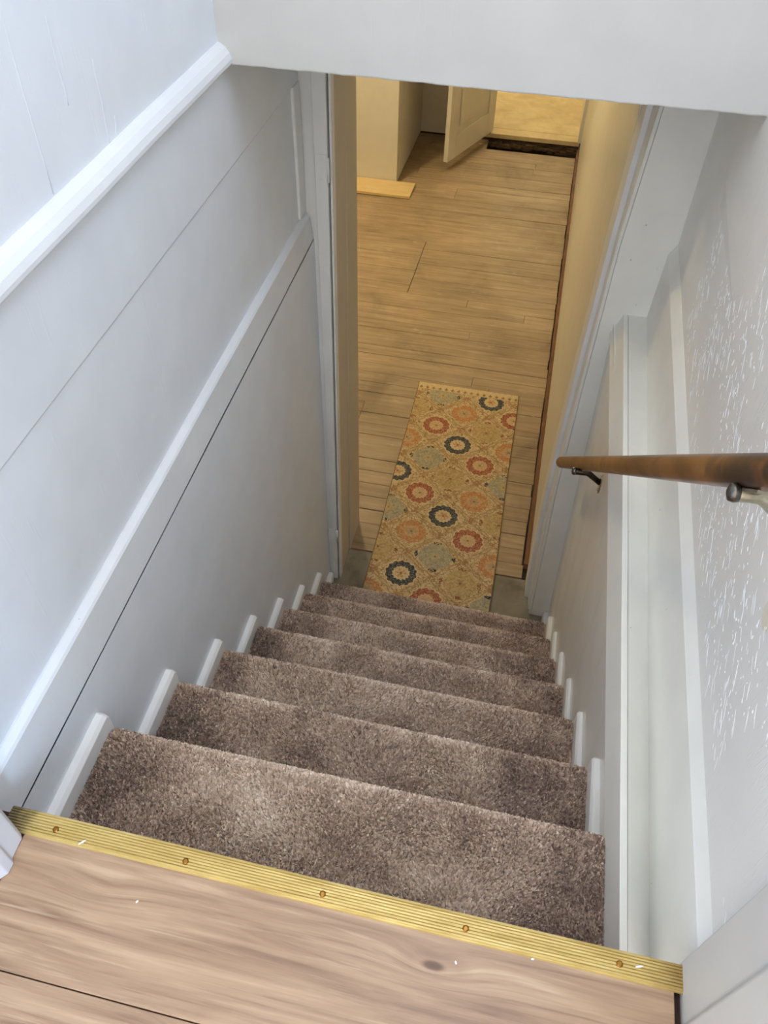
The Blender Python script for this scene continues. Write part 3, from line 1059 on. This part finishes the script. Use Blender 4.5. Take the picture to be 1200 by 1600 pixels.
me = bpy.data.meshes.new('runner_pile')
me.vertices.add(len(co))
me.vertices.foreach_set('co', co.astype(np.float32).ravel())
me.loops.add(quads.size)
me.loops.foreach_set('vertex_index', quads.astype(np.int32).ravel())
me.polygons.add(len(quads))
me.polygons.foreach_set('loop_start', np.arange(0, quads.size, 4, dtype=np.int32))
me.update(calc_edges=True)
at = me.color_attributes.new('rug_colour', 'FLOAT_COLOR', 'POINT')
at.data.foreach_set('color', np.concatenate([np.clip(colr, 0, 1).reshape(-1, 3), np.ones((nu * nv, 1))], 1).astype(np.float32).ravel())
rg = tag(empty('runner_rug', (0.35, 2.4, -1.6)), 'beige runner rug with red, navy and gold medallions below the stairs', 'rug')
rel(link('woven_face', me, M_RUG, None, True), rg)
ring = [idx[0, :], idx[:, -1], idx[-1, ::-1], idx[::-1, 0]]
loop = np.concatenate([q[:-1:6] for q in ring])
cm = co[loop].mean(0)
bv, bf = [], []
for p in co[loop]:
    dn = (p - cm)
    ox, oy = 0.0018 * np.sign(dn[0]), 0.0018 * np.sign(dn[1])
    bv += [(p[0] - ox, p[1] - oy, -1.5938), (p[0] + ox, p[1] + oy, -1.5950), (p[0] + ox, p[1] + oy, -1.5985), (p[0] - ox, p[1] - oy, -1.5985)]
nb = len(loop)
for i in range(nb):
    j = (i + 1) % nb
    for k in range(4):
        bf.append((i * 4 + k, i * 4 + (k + 1) % 4, j * 4 + (k + 1) % 4, j * 4 + k))
rel(link('edge_binding', mesh('edge_binding', bv, bf), M_BIND), rg)

# ------------------------------------------------------------------ far door, standing ajar
dr = struct(empty('door_1', (0.030, 6.44, -1.53)))
DW = 0.752
ang = math.atan2(5.745 - 6.44, -0.232 - 0.030)
DL = [('stile', 0.0, 0.115, 0, 2.0), ('stile', DW - 0.115, DW, 0, 2.0), ('rail', 0.115, DW - 0.115, 0, 0.17), ('rail', 0.115, DW - 0.115, 0.92, 1.06), ('rail', 0.115, DW - 0.115, 1.86, 2.0)]


def door_piece(name, u0, u1, z0, z1, t0, t1, bev=0.002):
    o = box(name, (u0, t0, z0), (u1, t1, z1), M_ROOM, dr)
    if bev:
        bevel(o, bev)
    return o


for n_, u0, u1, z0, z1 in DL:
    door_piece(n_, u0, u1, z0, z1, -0.0175, 0.0175)
for z0, z1 in ((0.17, 0.92), (1.06, 1.86)):
    pn = door_piece('panel', 0.115, DW - 0.115, z0, z1, -0.008, 0.008, 0)
    for t0, t1 in ((-0.0155, -0.008), (0.008, 0.0155)):
        fld = box('raised_field', (0.165, t0, z0 + 0.05), (DW - 0.165, t1, z1 - 0.05), M_ROOM, pn)
        bevel(fld, 0.007, 2)
dr.rotation_euler = (0, 0, ang)

# ------------------------------------------------------------------ loose pine board at the foot of the partition
lb = tag(bevel(box('loose_board', (-1.05, 5.205, -1.598), (-0.407, 5.432, -1.578), M_PINE), 0.0015),
         'short new pine board lying on the old floor against the partition', 'board')

# flecks of paint and plaster dropped on the landing
for i, (x, y, r) in enumerate(((0.121, -0.024, 0.8), (0.885 - 0.05, -0.012, 0.3), (0.71, -0.031, 0.2), (0.22, -0.075, 1.0), (0.62, -0.055, 2.0))):
    c, s = math.cos(r), math.sin(r)
    a, b = (0.0055, 0.0012) if i < 2 else (0.0022, 0.0012)
    zt = 0.0034 if y > -0.028 else -0.0004
    poly = [(x + u * a * c - w * b * s, y + u * a * s + w * b * c) for u, w in ((-1, -.6), (0.2, -1), (1, 0.1), (0.4, 1), (-.7, .8))]
    o = prism_z('paint_fleck', [(zt, poly), (zt + 0.0008, poly)], M_SKIRT)
    tag(o, ['long white paint fleck lying on the left end of the brass strip', 'small white paint fleck at the right end of the brass strip',
            'tiny white fleck on the wood just below the brass strip', 'tiny white fleck on the wood grain at the left', 'tiny white fleck on the wood beside the knot'][i],
        'paint fleck', 'paint flecks on the landing')
